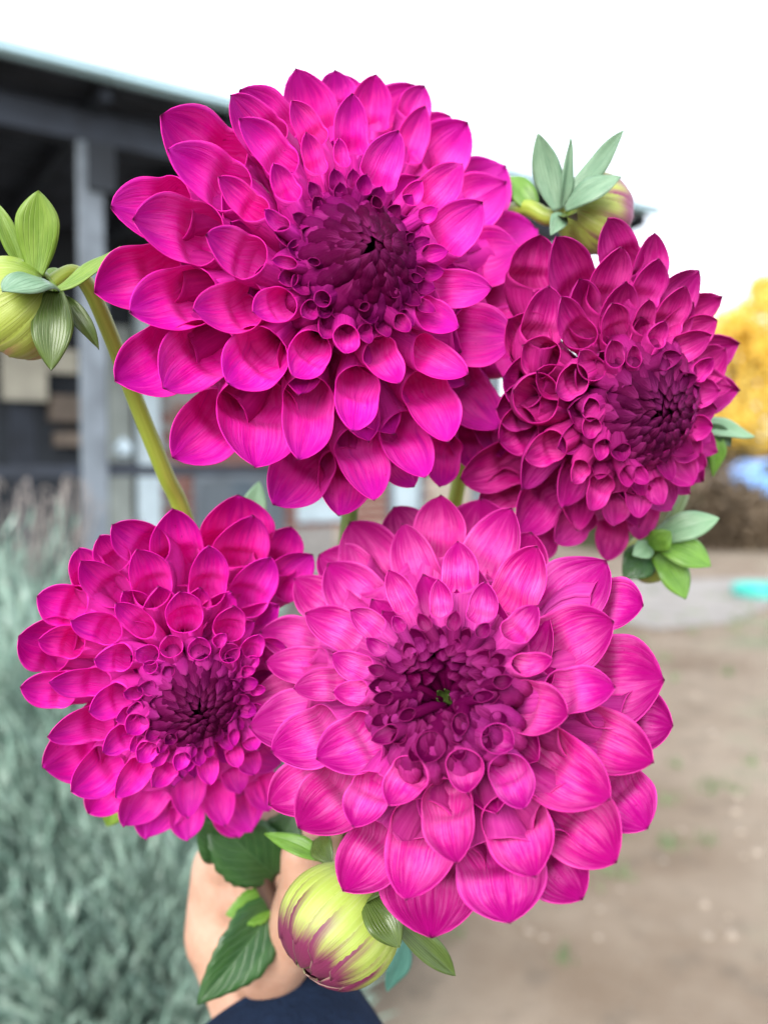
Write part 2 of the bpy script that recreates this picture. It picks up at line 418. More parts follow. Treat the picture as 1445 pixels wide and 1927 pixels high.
def stem_mat(name, a, b):
    t = NT(name); uv = t.n('ShaderNodeUVMap'); sp = t.n('ShaderNodeSeparateXYZ'); t.L(uv.outputs[0], sp.inputs[0])
    n = t.noise(t.comb(t.math('MULTIPLY', sp.outputs[0], 14.), t.math('MULTIPLY', sp.outputs[1], 4.), 0.), 1., 3)
    return t.pr(t.mix(t.mr(n, .3, .7), a, b), .42, t.bump(n, .25, .0005), transl=.1)
ST_G = stem_mat('stem_green', (.22, .30, .03), (.30, .38, .055))
ST_D = stem_mat('stem_dark', (.06, .035, .03), (.10, .06, .04))
ST_M = stem_mat('stem_mid_green', (.07, .12, .02), (.12, .18, .04))

# ------------------------------------------------------------------ ground
def ground_mat():
    t = NT('gravel_ground'); tc = t.n('ShaderNodeTexCoord'); o = tc.outputs['Object']
    n1 = t.noise(o, .8, 5, .6); n2 = t.noise(o, 6., 4, .65); n3 = t.noise(o, 60., 3, .7); n4 = t.noise(o, .45, 3)
    c = t.mix(t.mr(n1, .35, .65), (.16, .118, .083), (.27, .222, .172))
    c = t.mix(t.mr(n2, .52, .72, 0, .8), c, (.13, .105, .08))
    g = t.mr(t.math('ADD', t.math('MULTIPLY', n1, .6), t.math('MULTIPLY', n4, .5)), .58, .70)
    c = t.mix(t.math('MULTIPLY', g, .75), c, (.14, .17, .10))
    c = t.mix(t.mr(n3, .55, .75, 0, .5), c, (.33, .305, .27))
    return t.pr(c, .95, t.bump(t.math('ADD', n3, n2), .6, .02), spec=.2)
gx = MB(); gx.v = [(-150, -30, 0), (150, -30, 0), (150, 300, 0), (-150, 300, 0)]; gx.f = [(0, 1, 2, 3)]
tag(gx.build('ground', ground_mat()), kind='structure')
def sheet(name, pts, z, mat):
    m = MB(); m.v = [(x, y, z) for x, y in pts]; m.f = [tuple(range(len(pts)))]; return tag(m.build(name, mat), kind='structure')
sheet('path', [(1.2, 9.0), (2.2, 7.4), (2.9, 7.7), (3.6, 8.6), (5, 9.3), (12, 9.6), (12, 12), (6, 11), (2, 10.4)], .008, plain('path_concrete', (.235, .22, .205), .9, .12, 3))
# loose stones on the ground
sm = MB(); rs = random.Random(3)
for k in range(500):
    y = rs.uniform(2.5, 12); x = rs.uniform(-.1, .55) * y; q = rs.uniform(.006, .018) * (1 + y * .08)
    th = rs.uniform(0, 6.28); n = len(sm.v); hh = q * rs.uniform(.4, .7)
    ring = [(x + q * rs.uniform(.7, 1.2) * math.cos(th + a * 1.047), y + q * rs.uniform(.7, 1.2) * math.sin(th + a * 1.047), -.002) for a in range(6)]
    top = [(x + (px - x) * .6, y + (py - y) * .6, hh) for px, py, _ in ring]
    sm.v += ring + top; sm.f += [(n + a, n + (a + 1) % 6, n + 6 + (a + 1) % 6, n + 6 + a) for a in range(6)] + [tuple(n + 6 + a for a in range(6))]
tag(sm.build('stones', plain('stone_grey', (.25, .21, .17), .9, .2, 2)), 'small grey stones scattered over the bare gravel ground', 'stones', kind='stuff')
# grass tufts
gm = MB()
for k in range(260):
    y = rs.uniform(2.4, 10); x = rs.uniform(-.12, .5) * y
    if noise.noise(Vector((x * .7, y * .7, 2))) < .02: continue
    for b in range(14):
        a = rs.uniform(0, 6.28); q = rs.uniform(0, .06); h = rs.uniform(.02, .07); bx, by = x + q * math.cos(a), y + q * math.sin(a); n = len(gm.v)
        gm.v += [(bx - .003, by, 0), (bx + .003, by, 0), (bx + rs.uniform(-.02, .02), by + rs.uniform(-.02, .02), h)]; gm.f.append((n, n + 1, n + 2))
tag(gm.build('grass', plain('grass_dry', (.12, .17, .08), .8, .3, 3)), 'thin dry green grass in patches on the gravel', 'grass', kind='stuff')

# ------------------------------------------------------------------ house with deep porch roof, left and behind
EU, EN = V(.808, .589, 0), V(-.589, .808, 0); E0 = V(-1.855, 4.59, 0)
HX = (E0, EU, EN, V(0, 0, 1))
def on_plane(px, off, py=HZ):
    """point along the house line u where pixel column px meets the plane 'off' metres behind the eave"""
    r = ray(px, py); o = E0 + EN * off
    M = np.array([[r[0], -EU[0]], [r[1], -EU[1]]]); t, u = np.linalg.solve(M, (o - EYE)[:2]); return u, t
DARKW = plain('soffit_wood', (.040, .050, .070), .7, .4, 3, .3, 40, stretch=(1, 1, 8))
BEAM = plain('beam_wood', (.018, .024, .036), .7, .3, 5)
HALO = plain('fascia_halo', (.42, .62, .70), .35, .08, 3, metal=.0, spec=.6)  # pale cyan is the bright halo of the roof edge, put into the colour
GALV = plain('post_paint', (.125, .15, .178), .6, .25, 5, .2, 30)
BRICK = plain('brick_red', (.20, .085, .07), .85, .3, 9)
MORT = plain('mortar', (.26, .25, .24), .9, .15, 20)
CLAD = plain('cladding_grey', (.13, .14, .15), .8, .3, 2, stretch=(6, 6, 1))
WHITE = plain('trim_pale', (.42, .52, .58), .5, .1, 5)
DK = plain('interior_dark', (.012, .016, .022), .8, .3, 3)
CREAM = plain('cream_paint', (.36, .35, .29), .7, .25, 2)
GRAYG = plain('panel_grey_green', (.20, .23, .22), .7, .2, 3)
WOODB = plain('shelf_wood', (.13, .105, .085), .7, .25, 5)
tg = NT('window_glass'); GLASS = tg.pr((.10, .13, .16), .06, None, spec=.8)
house = empty('house', tuple(E0), 'dark house with a deep porch roof and brick wall behind the bouquet', 'house')
UL, UR = -3.4, 5.02; ZE = 3.35
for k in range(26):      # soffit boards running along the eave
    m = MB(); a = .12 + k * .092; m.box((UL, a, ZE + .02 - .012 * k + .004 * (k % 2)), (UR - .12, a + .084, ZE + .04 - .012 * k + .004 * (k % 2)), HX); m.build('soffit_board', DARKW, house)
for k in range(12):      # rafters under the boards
    m = MB(); u = UL + .25 + k * .7355
    n = len(m.v)
    for uu in (u, u + .06):
        for vv_, zz in ((.10, ZE - .09), (2.45, ZE - .40), (2.45, ZE - .285), (.10, ZE + .015)):
            m.v.append(tuple(E0 + EU * uu + EN * vv_ + V(0, 0, zz)))
    m.f += [(0, 1, 2, 3), (4, 7, 6, 5), (0, 4, 5, 1), (1, 5, 6, 2), (2, 6, 7, 3), (3, 7, 4, 0)]
    m.build('rafter', BEAM, house)
m = MB(); m.box((UL, .0, ZE - .022), (UR, .035, ZE + .004), HX); m.build('fascia', HALO, house)
m = MB(); m.box((UL, -.05, ZE - .012), (UR, -.003, ZE + .022), HX); m.build('halo_gutter', HALO, house, bevel=.008)  # gutter shape given to the halo along the eave
m = MB(); m.v = [tuple(E0 + EU * a + EN * b + V(0, 0, c)) for a, b, c in ((UL, -.05, ZE + .024), (UR + .05, -.05, ZE + .024), (UR + .05, 4.5, ZE + .32), (UL, 4.5, ZE + .32), (UL, -.05, ZE + .034), (UR + .05, -.05, ZE + .034), (UR + .05, 4.5, ZE + .33), (UL, 4.5, ZE + .33))]
m.f = [(0, 1, 2, 3), (4, 7, 6, 5), (0, 4, 5, 1), (1, 5, 6, 2), (2, 6, 7, 3), (3, 7, 4, 0)]; m.build('roof', plain('roof_metal', (.10, .12, .14), .5, .2, 2), house)
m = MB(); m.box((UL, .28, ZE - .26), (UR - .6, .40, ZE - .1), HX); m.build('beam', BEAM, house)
# porch floor and steps
m = MB(); m.box((UL, .1, 0.004), (UR - 1.6, 2.5, .30), HX); m.build('porch_floor', plain('deck_boards', (.12, .11, .10), .8, .3, 4), house)
# posts
def px_box(name, px0, px1, z0, z1, off, depth, mat, parent=house, bevel=0.):
    u0, _ = on_plane(px0, off); u1, _ = on_plane(px1, off); m = MB(); m.box((u0, off, z0), (u1, off + depth, z1), HX); return m.build(name, mat, parent, bevel=bevel)
p_ = px_box('post', 156, 204, .305, ZE - .262, .28, .04, GALV, bevel=.006)
px_box('bracket', 176, 226, ZE - .52, ZE - .263, .25, .06, DK)
px_box('post', 905, 945, .305, ZE - .262, .28, .12, GALV, bevel=.006)
px_box('post', -420, -370, .305, ZE - .262, .28, .12, GALV, bevel=.006)
m = MB(); u0, _ = on_plane(-10, .3); u1, _ = on_plane(905, .3); m.box((u0, .30, 1.27), (u1, .36, 1.335), HX); m.build('rail', BEAM, house)
# back wall, brick courses with mortar
wz0, wz1, WO = .31, ZE - .25, 2.32
ub, _ = on_plane(300, WO); 
m = MB(); m.box((ub, WO, wz0), (UR - 1.6, WO + .12, wz1), HX); m.build('wall', MORT, house)
bm_me = MB(); bm_me.box((-.105, -.006, -.032), (.105, .0, .032), (V(0, 0, 0), EU, EN, V(0, 0, 1)))
proto = None; cnt = 0
for row in range(14):
    z = .80 + row * .076; cntu = int((2.9) / .225)
    for k in range(cntu):
        u = ub + .12 + k * .225 + (.1125 if row % 2 else 0)
        if proto is None: proto = bm_me.build('brick', BRICK, house); o = proto
        else:
            if cnt > 168: break
            o = proto.copy(); COL.objects.link(o); o.parent = house
        cnt += 1
        q = EU * u + EN * (WO - .001) + V(0, 0, z); o.location = q
        if cnt == 1:
            o.data.transform(__import__('mathutils').Matrix.Translation(Vector(E0)))
# dark timber cladding boards and openings left of the brick
u_l = UL
k = 0; u = u_l
while u < ub - .001:
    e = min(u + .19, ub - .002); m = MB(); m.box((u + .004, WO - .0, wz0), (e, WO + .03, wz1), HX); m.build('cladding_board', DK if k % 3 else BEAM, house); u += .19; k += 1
def window(px0, px1, z0, z1, mat_pane, frame=None):
    u0, _ = on_plane(px0, WO); u1, _ = on_plane(px1, WO); fr = frame or WHITE
    m = MB(); f = .05
    m.box((u0 - f, WO - .05, z0 - f), (u0, WO - .012, z1 + f), HX); m.box((u1, WO - .05, z0 - f), (u1 + f, WO - .012, z1 + f), HX)
    m.box((u0 + .001, WO - .05, z0 - f), (u1 - .001, WO - .012, z0), HX); m.box((u0 + .001, WO - .05, z1), (u1 - .001, WO - .012, z1 + f), HX)
    w_ = m.build('window', fr, house); m = MB(); m.box((u0, WO - .03, z0), (u1, WO - .015, z1), HX); m.build('pane', mat_pane, w_)
def zy(px, py, off):
    u, _ = on_plane(px, off); q = (E0 + EU * u + EN * off - EYE)[:2]; r = ray(px, py); return EYE[2] + r[2] * math.hypot(*q) / math.hypot(r[0], r[1])
def pbox(name, px0, px1, py0, py1, off, depth, mat): return px_box(name, px0, px1, zy(px0, py1, off), zy(px0, py0, off), off, depth, mat)
pbox('bright_panel', 8, 92, 650, 752, WO - .10, .05, CREAM)
pbox('bright_panel', 95, 150, 655, 700, WO - .10, .05, CREAM)
pbox('shelf', 100, 172, 742, 792, WO - .14, .1, WOODB)
pbox('shelf', 108, 165, 812, 838, WO - .14, .1, WOODB)
px_box('panel', 206, 248, .4, 2.4, WO - .10, .05, GRAYG)
px_box('door_frame', 262, 302, .32, 2.6, WO - .12, .08, WHITE)
px_box('panel', 168, 200, .4, 2.4, WO - .09, .05, CLAD)
window(372, 520, zy(372, 1010, WO), zy(372, 905, WO), GLASS, GALV)
window(565, 640, zy(565, 972, WO), zy(565, 935, WO), WHITE, WHITE)
window(735, 785, zy(735, 965, WO), zy(735, 890, WO), WHITE, GALV)
def ball(name, px, z, off, rad, mat, label, cat):
    u, _ = on_plane(px, off); c = E0 + EU * u + EN * off + V(0, 0, z)
    ang = np.linspace(0, 2 * math.pi, 20, endpoint=False); G = []
    for zz, q in ((-1, .02), (-.9, .45), (-.6, .8), (-.1, 1), (.4, .92), (.8, .6), (.95, .3), (1.15, .28), (1.2, .34), (1.22, .02)):
        G.append(c + V(0, 0, zz * rad) + np.outer(np.cos(ang) * q * rad, EU) + np.outer(np.sin(ang) * q * rad, EN))
    return tag(link(name, grid_mesh(name, np.array(G), None, True), mat), label, cat)
ball('jug', 232, 1.425, .42, .055, WHITE, 'pale round jug standing on the porch rail shelf', 'jug')
m = MB(); u0, _ = on_plane(205, .36); u1, _ = on_plane(262, .36); m.box((u0, .362, 1.32), (u1, .50, 1.355), HX); m.build('rail_shelf', BEAM, house)

# ------------------------------------------------------------------ grey green shrubs (lavender-like), lower left
def shrub_mat(name, a, b, c3):
    t = NT(name); tc = t.n('ShaderNodeTexCoord'); n = t.noise(tc.outputs['Object'], 9., 4, .6); n2 = t.noise(tc.outputs['Object'], 60., 2)
    c = t.mix(t.mr(n, .35, .65), a, b); c = t.mix(t.mr(n2, .5, .75), c, c3); return t.pr(c, .75, transl=.15, tcol=c, spec=.2)
SH = shrub_mat('lavender_leaf', (.12, .20, .165), (.25, .36, .305), (.42, .52, .47))
SHW = plain('lavender_wood', (.09, .075, .06), .9, .3, 10)
def shrub(x, y, rx, h, n, label, seed, blade=.045):
    r = random.Random(seed); root = empty('lavender_bush', (x, y, 0), label, 'lavender bush', 'grey green lavender bushes')
    vs, fs = [], []
    for k in range(n):
        a = r.uniform(0, 6.283); el = math.acos(r.uniform(0.0, 1)); q = r.uniform(.72, 1.0) * (1 + .36 * noise.noise(Vector((math.cos(a) * 2, math.sin(a) * 2, el * 3 + seed))))
        bp = V(rx * q * math.sin(el) * math.cos(a), rx * q * math.sin(el) * math.sin(a), h * (.12 + .8 * q * math.cos(el)))
        d = nz(V(math.sin(el) * math.cos(a) * .6, math.sin(el) * math.sin(a) * .6, 1.0) + V(r.gauss(0, .28), r.gauss(0, .28), 0))
        # a sprig: stem with paired narrow leaves
        for j in range(6):
            o = bp + d * blade * .42 * j; dd = nz(d + V(r.gauss(0, .3), r.gauss(0, .3), .2 + r.gauss(0, .15))); s = nz(np.cross(dd, V(r.gauss(0, 1), r.gauss(0, 1), .3))) * blade * .075
            i = len(vs); L = blade * r.uniform(.6, 1.7); vs += [o, o + dd * L * .45 + s, o + dd * L, o + dd * L * .45 - s]; fs.append((i, i + 1, i + 2, i + 3))
    for k in range(46):
        a = r.uniform(0, 6.283); q = r.uniform(0, .8); o = V(rx * q * math.cos(a), rx * q * math.sin(a), h * .5); e = o + V(r.gauss(0, .05), r.gauss(0, .05), h * r.uniform(.40, .56)); s = V(.0022, 0, 0)
        for kk in range(7):
            i = len(vs); f_ = .55 + .07 * kk; c_ = o + (e - o) * f_; dd = V(r.gauss(0, .012), r.gauss(0, .012), .02); vs += [c_, c_ + dd + s * 2, c_ + dd * 2, c_ + dd - s * 2]; fs.append((i, i + 1, i + 2, i + 3))
        i = len(vs); vs += [o - s, o + s, e + s * .5, e - s * .5]; fs.append((i, i + 1, i + 2, i + 3))
    me = bpy.data.meshes.new('foliage'); me.from_pydata([tuple(v) for v in vs], [], fs); link('foliage', me, SH, root, False)
    me = MB()
    for k in range(26):
        a = r.uniform(0, 6.283); q = r.uniform(.2, .8); e = V(rx * q * math.cos(a), rx * q * math.sin(a), h * .8 * math.sqrt(1 - q * q)); s = nz(np.cross(e, V(0, 0, 1))) * .005; t_ = V(0, 0, .005)
        i = len(me.v); me.v += [tuple(x_ + V(x, y, 0)) for x_ in (s * 2, -s * 2, t_ * 2, e + s, e - s, e + t_)]; me.f += [(i, i + 1, i + 4, i + 3), (i + 1, i + 2, i + 5, i + 4), (i + 2, i, i + 3, i + 5)]
    me.build('branches', SHW, root)
shrub(-.50, 1.75, .34, .92, 5200, 'nearest grey green lavender bush at the bottom left corner', 1, .07)
shrub(-.98, 2.3, .46, .98, 5200, 'tall lavender bush at the left edge in front of the porch', 2, .07)
shrub(-.55, 2.9, .42, .85, 4200, 'lavender bush behind the left dahlia, below the porch rail', 3, .07)
shrub(-1.5, 3.2, .5, .98, 3600, 'lavender bush farthest left beside the porch post', 4, .07)
shrub(-.16, 2.5, .26, .34, 2600, 'low lavender clump behind the navy sleeve', 5, .05)
# dry stalks standing in front of the porch
r = random.Random(9); st = MB()
root = empty('dry_stalks', (-.95, 2.75, 0), 'pale dry arching stalks in front of the dark porch', 'dry stalks')
for k in range(34):
    px = r.uniform(5, 150); top = r.uniform(900, 1000); d = r.uniform(2.3, 2.9)
    b = P(px + r.uniform(-15, 15), 1250, d); t_ = P(px + r.uniform(-40, 60), top, d); mid = (b + t_) / 2 + V(r.uniform(-.02, .02), 0, 0); 
    tube('stalk', [b * V(1, 1, 0) + V(0, 0, .3), b, mid, t_, t_ + V(r.uniform(-.03, .06), 0, -.02)], [.003, .003, .0025, .002, .001], plain('stalk_dry', (.20, .18, .17), .9, .2, 10) if k == 0 else bpy.data.materials['stalk_dry'], root, n=5)

# ------------------------------------------------------------------ trees and things far right
def leafy(name, label, x, y, rx, rz, zc, n, size, mat, barkm, seed, cat='tree', trunk=True, group=None):
    r = random.Random(seed); root = empty(name, (x, y, 0), label, cat, group); vs, fs = [], []
    clumps = [(V(r.gauss(0, .45) * rx, r.gauss(0, .45) * rx, zc + r.uniform(-.8, .95) * rz), r.uniform(.20, .55) * rx) for _ in range(26)]
    for k in range(n):
        c, q = clumps[k % 26]; d = nz(V(r.gauss(0, 1), r.gauss(0, 1), r.gauss(0, 1))) * q * r.uniform(.4, 1.05); o = c + d
        o[2] = max(o[2], .05); a = nz(V(r.gauss(0, 1), r.gauss(0, 1), r.gauss(0, 1))) * size; b = nz(np.cross(a, V(r.gauss(0, 1), r.gauss(0, 1), 1))) * size * .6
        i = len(vs); vs += [o - a, o + b, o + a, o - b]; fs.append((i, i + 1, i + 2, i + 3))
    me = bpy.data.meshes.new('crown'); me.from_pydata([tuple(v) for v in vs], [], fs); link('crown', me, mat, root, False)
    if trunk:
        tube('trunk', [V(x, y, 0), V(x + .1, y, zc * .4), V(x, y + .1, zc * .9), V(x + .1, y, zc + rz * .6)], [.2, .16, .12, .04], barkm, root, n=8)
        for k in range(7):
            c, q = clumps[k]; tube('limb', [V(x, y, zc * .5 + k * .1), V(x, y, 0) + c * V(.5, .5, .9), V(x, y, 0) + c], [.09, .05, .02], barkm, root, n=6)
def fol(name, a, b, tr=.35):
    t = NT(name); tc = t.n('ShaderNodeTexCoord'); n = t.noise(tc.outputs['Object'], 1.6, 4); c = t.mix(t.mr(n, .35, .65), a, b); return t.pr(c, .7, transl=tr, tcol=c, spec=.2)
BARK = plain('bark', (.10, .08, .06), .9, .3, 6)
YEL = fol('autumn_yellow', (.66, .46, .07), (.92, .74, .20), .5); OCH = fol('ochre_leaf', (.45, .30, .05), (.60, .45, .10)); BRN = fol('brown_scrub', (.10, .075, .05), (.16, .12, .08), .15); OLV = fol('olive_scrub', (.09, .10, .05), (.14, .15, .08), .2)
leafy('autumn_tree', 'bright yellow autumn tree at the right edge, its top reaching highest', 14.4, 34, 2.4, 3.8, 4.6, 9000, .12, YEL, BARK, 1)
leafy('autumn_tree', 'golden yellow tree just left of the highest one', 11.9, 32, 2.1, 2.9, 3.8, 7000, .12, YEL, BARK, 2)
leafy('autumn_tree', 'ochre tree behind the right dahlia', 9.4, 36, 2.2, 2.4, 3.4, 6000, .13, OCH, BARK, 3)
for i, (x, y, rx, h, mt, lb) in enumerate([(3.8, 15, 1.1, .75, OLV, 'olive scrub under the ochre tree'), (5.3, 14.6, .9, .8, BRN, 'dark brown low hedge in front of the golden tree'), (6.7, 15.5, 1.0, .42, BRN, 'brown low hedge at the right edge, in front of the blue car')]):
    leafy('hedge', lb, x, y, rx, h * .55, h * .6, 5200, .06, mt, BARK, 20 + i, 'hedge', False)
for x, y, lb in ((11.5, 41, 'far hedge under the golden tree, left end'), (15.8, 41, 'far hedge behind the blue car under the highest tree')):
    leafy('hedge', lb, x, y, 2.6, 1.5, 1.2, 6500, .13, OLV, BARK, int(x), 'hedge', False)
# pale blue car far behind
car = empty('parked_car', (11.6, 27, 0), 'pale blue car parked far off under the yellow trees', 'car')
CB = plain('car_paint_blue', (.14, .30, .62), .3, .05, 3, spec=.6); CG = plain('car_glass', (.05, .07, .09), .1, .1, 3, spec=.8); TY = plain('tyre', (.02, .02, .02), .9, .1, 5)
prof = [(-2.1, .35), (-2.15, .75), (-1.95, .95), (-1.45, 1.0), (-.95, 1.42), (.65, 1.45), (1.25, 1.02), (2.0, .88), (2.15, .6), (2.1, .35)]
m = MB(); n = len(prof)
for yy, sc in ((-.85, .0), (-.80, .0), (.80, .0), (.85, .0)):
    k_ = .96 if abs(yy) > .82 else 1.0
    m.v += [(11.6 + x * k_, 27 + yy, z if z < 1.1 else z * (1 if abs(yy) < .82 else .985)) for x, z in prof]
for a in range(3): m.f += [(a * n + i, a * n + (i + 1) % n, (a + 1) * n + (i + 1) % n, (a + 1) * n + i) for i in range(n)]
m.f += [tuple(range(n)), tuple(range(3 * n, 4 * n))]; m.build('body', CB, car, bevel=.03)
for x0, x1 in ((-.95, -.15), (-.05, .7)):
    m = MB(); m.box((11.6 + x0, 26.135, 1.0), (11.6 + x1, 26.146, 1.34)); m.build('side_window', CG, car)
for x0 in (-1.35, 1.35):
    for yy in (26.1, 27.7): tube('wheel', [(11.6 + x0, yy, .33), (11.6 + x0, yy + .2, .33)], .33, TY, car, n=20)
c = P(1432, 1118, 9.4); G = []
ang = np.linspace(0, 2 * math.pi, 28, endpoint=False)
for q, z in ((.02, .03), (.22, .03), (.23, .08), (.25, .11), (.28, .11), (.29, .08), (.28, .010)):
    G.append(np.array([[c[0] + q * math.cos(a), c[1] + q * math.sin(a), z] for a in ang]))
tag(link('paddling_pool', grid_mesh('paddling_pool', np.array(G), None, True), plain('pool_turquoise', (.04, .36, .31), .4, .1, 3)), 'shallow turquoise plastic tub on the path at the right edge', 'tub')

# ------------------------------------------------------------------ the four blooms
GRIP = P(535, 1790, .375)
M1 = petal_mats('warm', (.90, .06, .50), (.84, .007, .37), (.50, .003, .32), (.062, .0006, .024), (.52, .010, .27), .85)
M2 = petal_mats('pale', (.76, .115, .44), (.68, .018, .31), (.42, .001, .19), (.085, .0008, .035), (.46, .02, .24), .95)
M3 = petal_mats('hot', (.93, .055, .55), (.87, .007, .42), (.55, .003, .37), (.060, .0006, .025), (.66, .028, .36), .8)
M4 = petal_mats('deep', (.76, .07, .40), (.58, .005, .24), (.34, .002, .16), (.055, .0015, .026), (.44, .011, .19), .8)

F1 = Flower(607, 552, .272, 425, .41, .12, .52, 'largest magenta dahlia at the top of the bunch, its open face towards us', M1)
T1 = [(302,218,440,300,128,.03),(433,179,522,255,84),(452,166,550,235,90,.08),(315,282,452,350,96),(449,224,541,310,62),(209,385,340,372,104,.08),
(249,413,400,432,106),(410,333,492,394,52),(548,189,600,260,50),(555,129,606,250,84,.02),(575,249,602,317,36),(514,307,558,378,46),(388,441,487,482,78),
(498,394,545,427,30),(178,547,320,505,112,.08),(243,587,385,540,108,.02),(363,584,478,555,80),(217,715,335,640,112,.10),(307,732,418,642,108,.02),(427,722,512,645,98),
(476,588,545,566,56),(551,709,600,640,66),(326,861,430,765,112,.14),(478,880,500,735,138,.03),(559,866,588,727,88),(516,950,590,840,108,.2),
(662,812,684,706,76),(703,942,675,820,84,.03),(640,970,660,860,100,.2),(799,899,762,790,88,.03),(781,916,745,850,66,.18),(830,916,842,830,72,.16),
(842,832,798,712,92,.01),(751,722,714,645,66),(936,808,862,706,100,.03),(880,704,795,645,66),(650,665,655,610,48),(863,615,780,575,62),(970,635,866,612,112),
(1033,623,930,640,100,.1),(771,623,745,592,32),(690,584,681,570,20),(902,890,900,800,84,.18),(945,860,920,760,80,.14),(631,129,645,185,64,.1),(645,137,668,192,66,.14),(706,140,703,232,66,.02),
(662,176,673,276,56),(782,158,735,232,84,.1),(801,159,782,222,52,.06),(799,200,767,291,52),(749,246,718,342,62),(848,215,812,262,64,.12),(880,231,818,312,88),
(637,259,650,315,26),(690,327,680,366,27),(955,308,885,362,104,.06),(868,308,806,372,62),(952,343,878,402,86),(793,340,762,382,30),(907,382,836,450,74),
(823,391,788,411,26),(843,472,793,480,28),(1014,427,930,452,98,.05),(980,466,892,480,92),(1030,536,925,550,98,.02),(1036,515,955,484,92,.1),(924,542,830,534,58),
(795,525,773,517,15),(752,555,734,546,17),(511,490,560,497,22),(579,490,602,494,13),(592,568,620,556,30),(722,439,760,455,15),(780,439,766,454,13),(704,368,727,376,20)]
for p in T1: F1.add(*p)
F1.filler(150, .34, .9)
F1.filler(34, .22, .38, back=.04, a0=.5, ws=.46, ar=1.3, ageb=.0)
F1.heart(78, 0, .235, lift=.05)

F2 = Flower(866, 1352, .25, 405, -.28, .46, .50, 'pale-faced magenta dahlia at lower centre, nearest of the bunch, green speck in its heart', M2, agek=(.56, .28))
T2 = [(617,1062,694,1140,94),(758,986,795,1096,80),(655,980,725,1078,104,.05),(830,932,812,1035,90,.03),(598,1043,665,1085,80,.1),(554,1090,632,1135,70,.02),
(575,1155,668,1195,64),(732,1074,764,1141,44),(825,1091,827,1154,36),(861,1019,858,1104,58),(660,1149,712,1186,42),(741,1160,757,1190,22),(788,1155,808,1187,22),
(858,1150,852,1188,25),(490,1191,588,1208,78,.03),(500,1247,602,1248,66,.02),(624,1233,690,1256,44),(690,1202,730,1226,28),(553,1297,636,1287,54),(627,1303,694,1300,42),
(693,1256,724,1267,20),(702,1317,741,1309,22),(469,1325,565,1285,84,.1),(466,1367,600,1335,98,.05),(511,1416,618,1362,90),(596,1430,692,1368,94),(562,1560,652,1468,112,.02),
(503,1514,590,1450,84,.12),(699,1394,748,1370,32),(732,1517,778,1440,70),(665,1557,703,1468,68),(799,1436,817,1377,48),(880,1493,860,1411,62),(863,1386,868,1341,28),
(750,1353,782,1338,20),(861,1626,838,1486,90),(643,1677,710,1568,108,.08),(765,1696,786,1528,114,.02),(810,1766,808,1600,172,.14),(959,1738,932,1600,128,.06),
(1007,1652,952,1515,114,.01),(987,1523,944,1436,64),(1148,1507,1004,1402,114),(1160,1623,1040,1520,122,.04),(1096,1693,1015,1595,108,.12),(1219,1559,1145,1475,104,.12),
(1230,1437,1078,1367,108,.02),(1266,1365,1180,1352,104,.14),(1070,1346,962,1316,88),(967,1405,908,1378,50),(1011,1029,949,1130,86),(1141,1054,1036,1142,124,.04),
(963,957,888,1066,86,.02),(1155,1171,1018,1222,120),(1210,1138,1125,1120,94,.13),(1250,1278,1108,1262,152,.06),(1011,1140,957,1191,54),(1040,1241,961,1251,42),
(1158,1294,1040,1304,76),(914,1096,897,1163,46),(920,1174,897,1198,24),(965,1278,927,1285,24),(930,1308,889,1315,18),(905,935,880,1025,120,.22),(740,952,765,1005,70,.24),(1000,1000,960,1090,90,.2)]
for p in T2: F2.add(*p)
F2.filler(120, .34, .88)
F2.filler(26, .20, .34, back=.04, a0=.5, ws=.44, ar=1.3, ageb=.0)
F2_disc = [leaf('disc', F2.root, F2.pt(0, 0, F2.f(0) - .26 * F2.R), F2.pt(.03, a_, F2.f(0) - .13 * F2.R), .04 * F2.R, -F2.A, G_OLIVE) for a_ in (0, 1.3, 2.5, 3.8, 5.1)]
F2.heart(84, 0, .28, lift=.0, dip=.10, openg=.035, slim=1.05)

F3 = Flower(335, 1263, .288, 300, .42, -.28, .55, 'left magenta dahlia in the lower row, facing down and to the right', M3)
T3 = [(211,986,297,1046,72),(188,1009,226,1062,56,.1),(152,1055,228,1125,58),(149,1032,170,1100,56,.14),(257,1033,288,1130,64),(70,1123,150,1146,66,.04),(133,1168,214,1196,48),
(217,1134,278,1190,40),(35,1200,120,1232,92,.08),(72,1204,146,1219,52),(177,1241,240,1244,48),(255,1225,290,1240,32),(38,1295,130,1306,58,.04),(92,1284,194,1285,50),
(89,1386,199,1370,64),(167,1339,238,1318,60),(80,1447,170,1412,92,.08),(133,1489,216,1435,74),(193,1416,248,1391,48),(240,1381,274,1350,40),(261,1435,295,1402,36),
(218,1501,277,1442,48),(287,1482,322,1445,40),(166,1534,220,1488,66,.12),(233,1560,292,1490,70,.05),(276,1584,310,1500,80,.1),(354,1586,355,1520,52,.08),(353,1540,353,1458,50,.02),
(333,1450,351,1416,30),(395,1478,395,1431,34),(424,1555,411,1478,48,.03),(476,1570,450,1490,68,.1),(449,1580,430,1515,66,.14),(450,1445,440,1412,27),(453,1493,440,1450,40),
(478,1459,469,1422,40),(440,1404,440,1372,18),(311,1400,330,1383,22),(395,1426,395,1404,18),(480,1412,473,1391,26),(508,1530,490,1470,56,.12),(324,956,352,1082,84),
(452,933,440,1050,124,.1),(476,969,458,1086,94,.02),(393,1026,393,1128,70),(508,1047,468,1147,76),(339,1113,356,1179,62),(440,1140,436,1198,54),(549,992,520,1070,80,.14),
(590,1045,530,1112,76,.08),(315,1197,328,1236,40),(370,1200,384,1240,38),(425,1212,438,1246,32),(487,1194,495,1230,38),(545,1330,500,1330,60,.1),(540,1220,500,1240,60,.08),(530,1440,490,1420,60,.1)]
for p in T3: F3.add(*p)
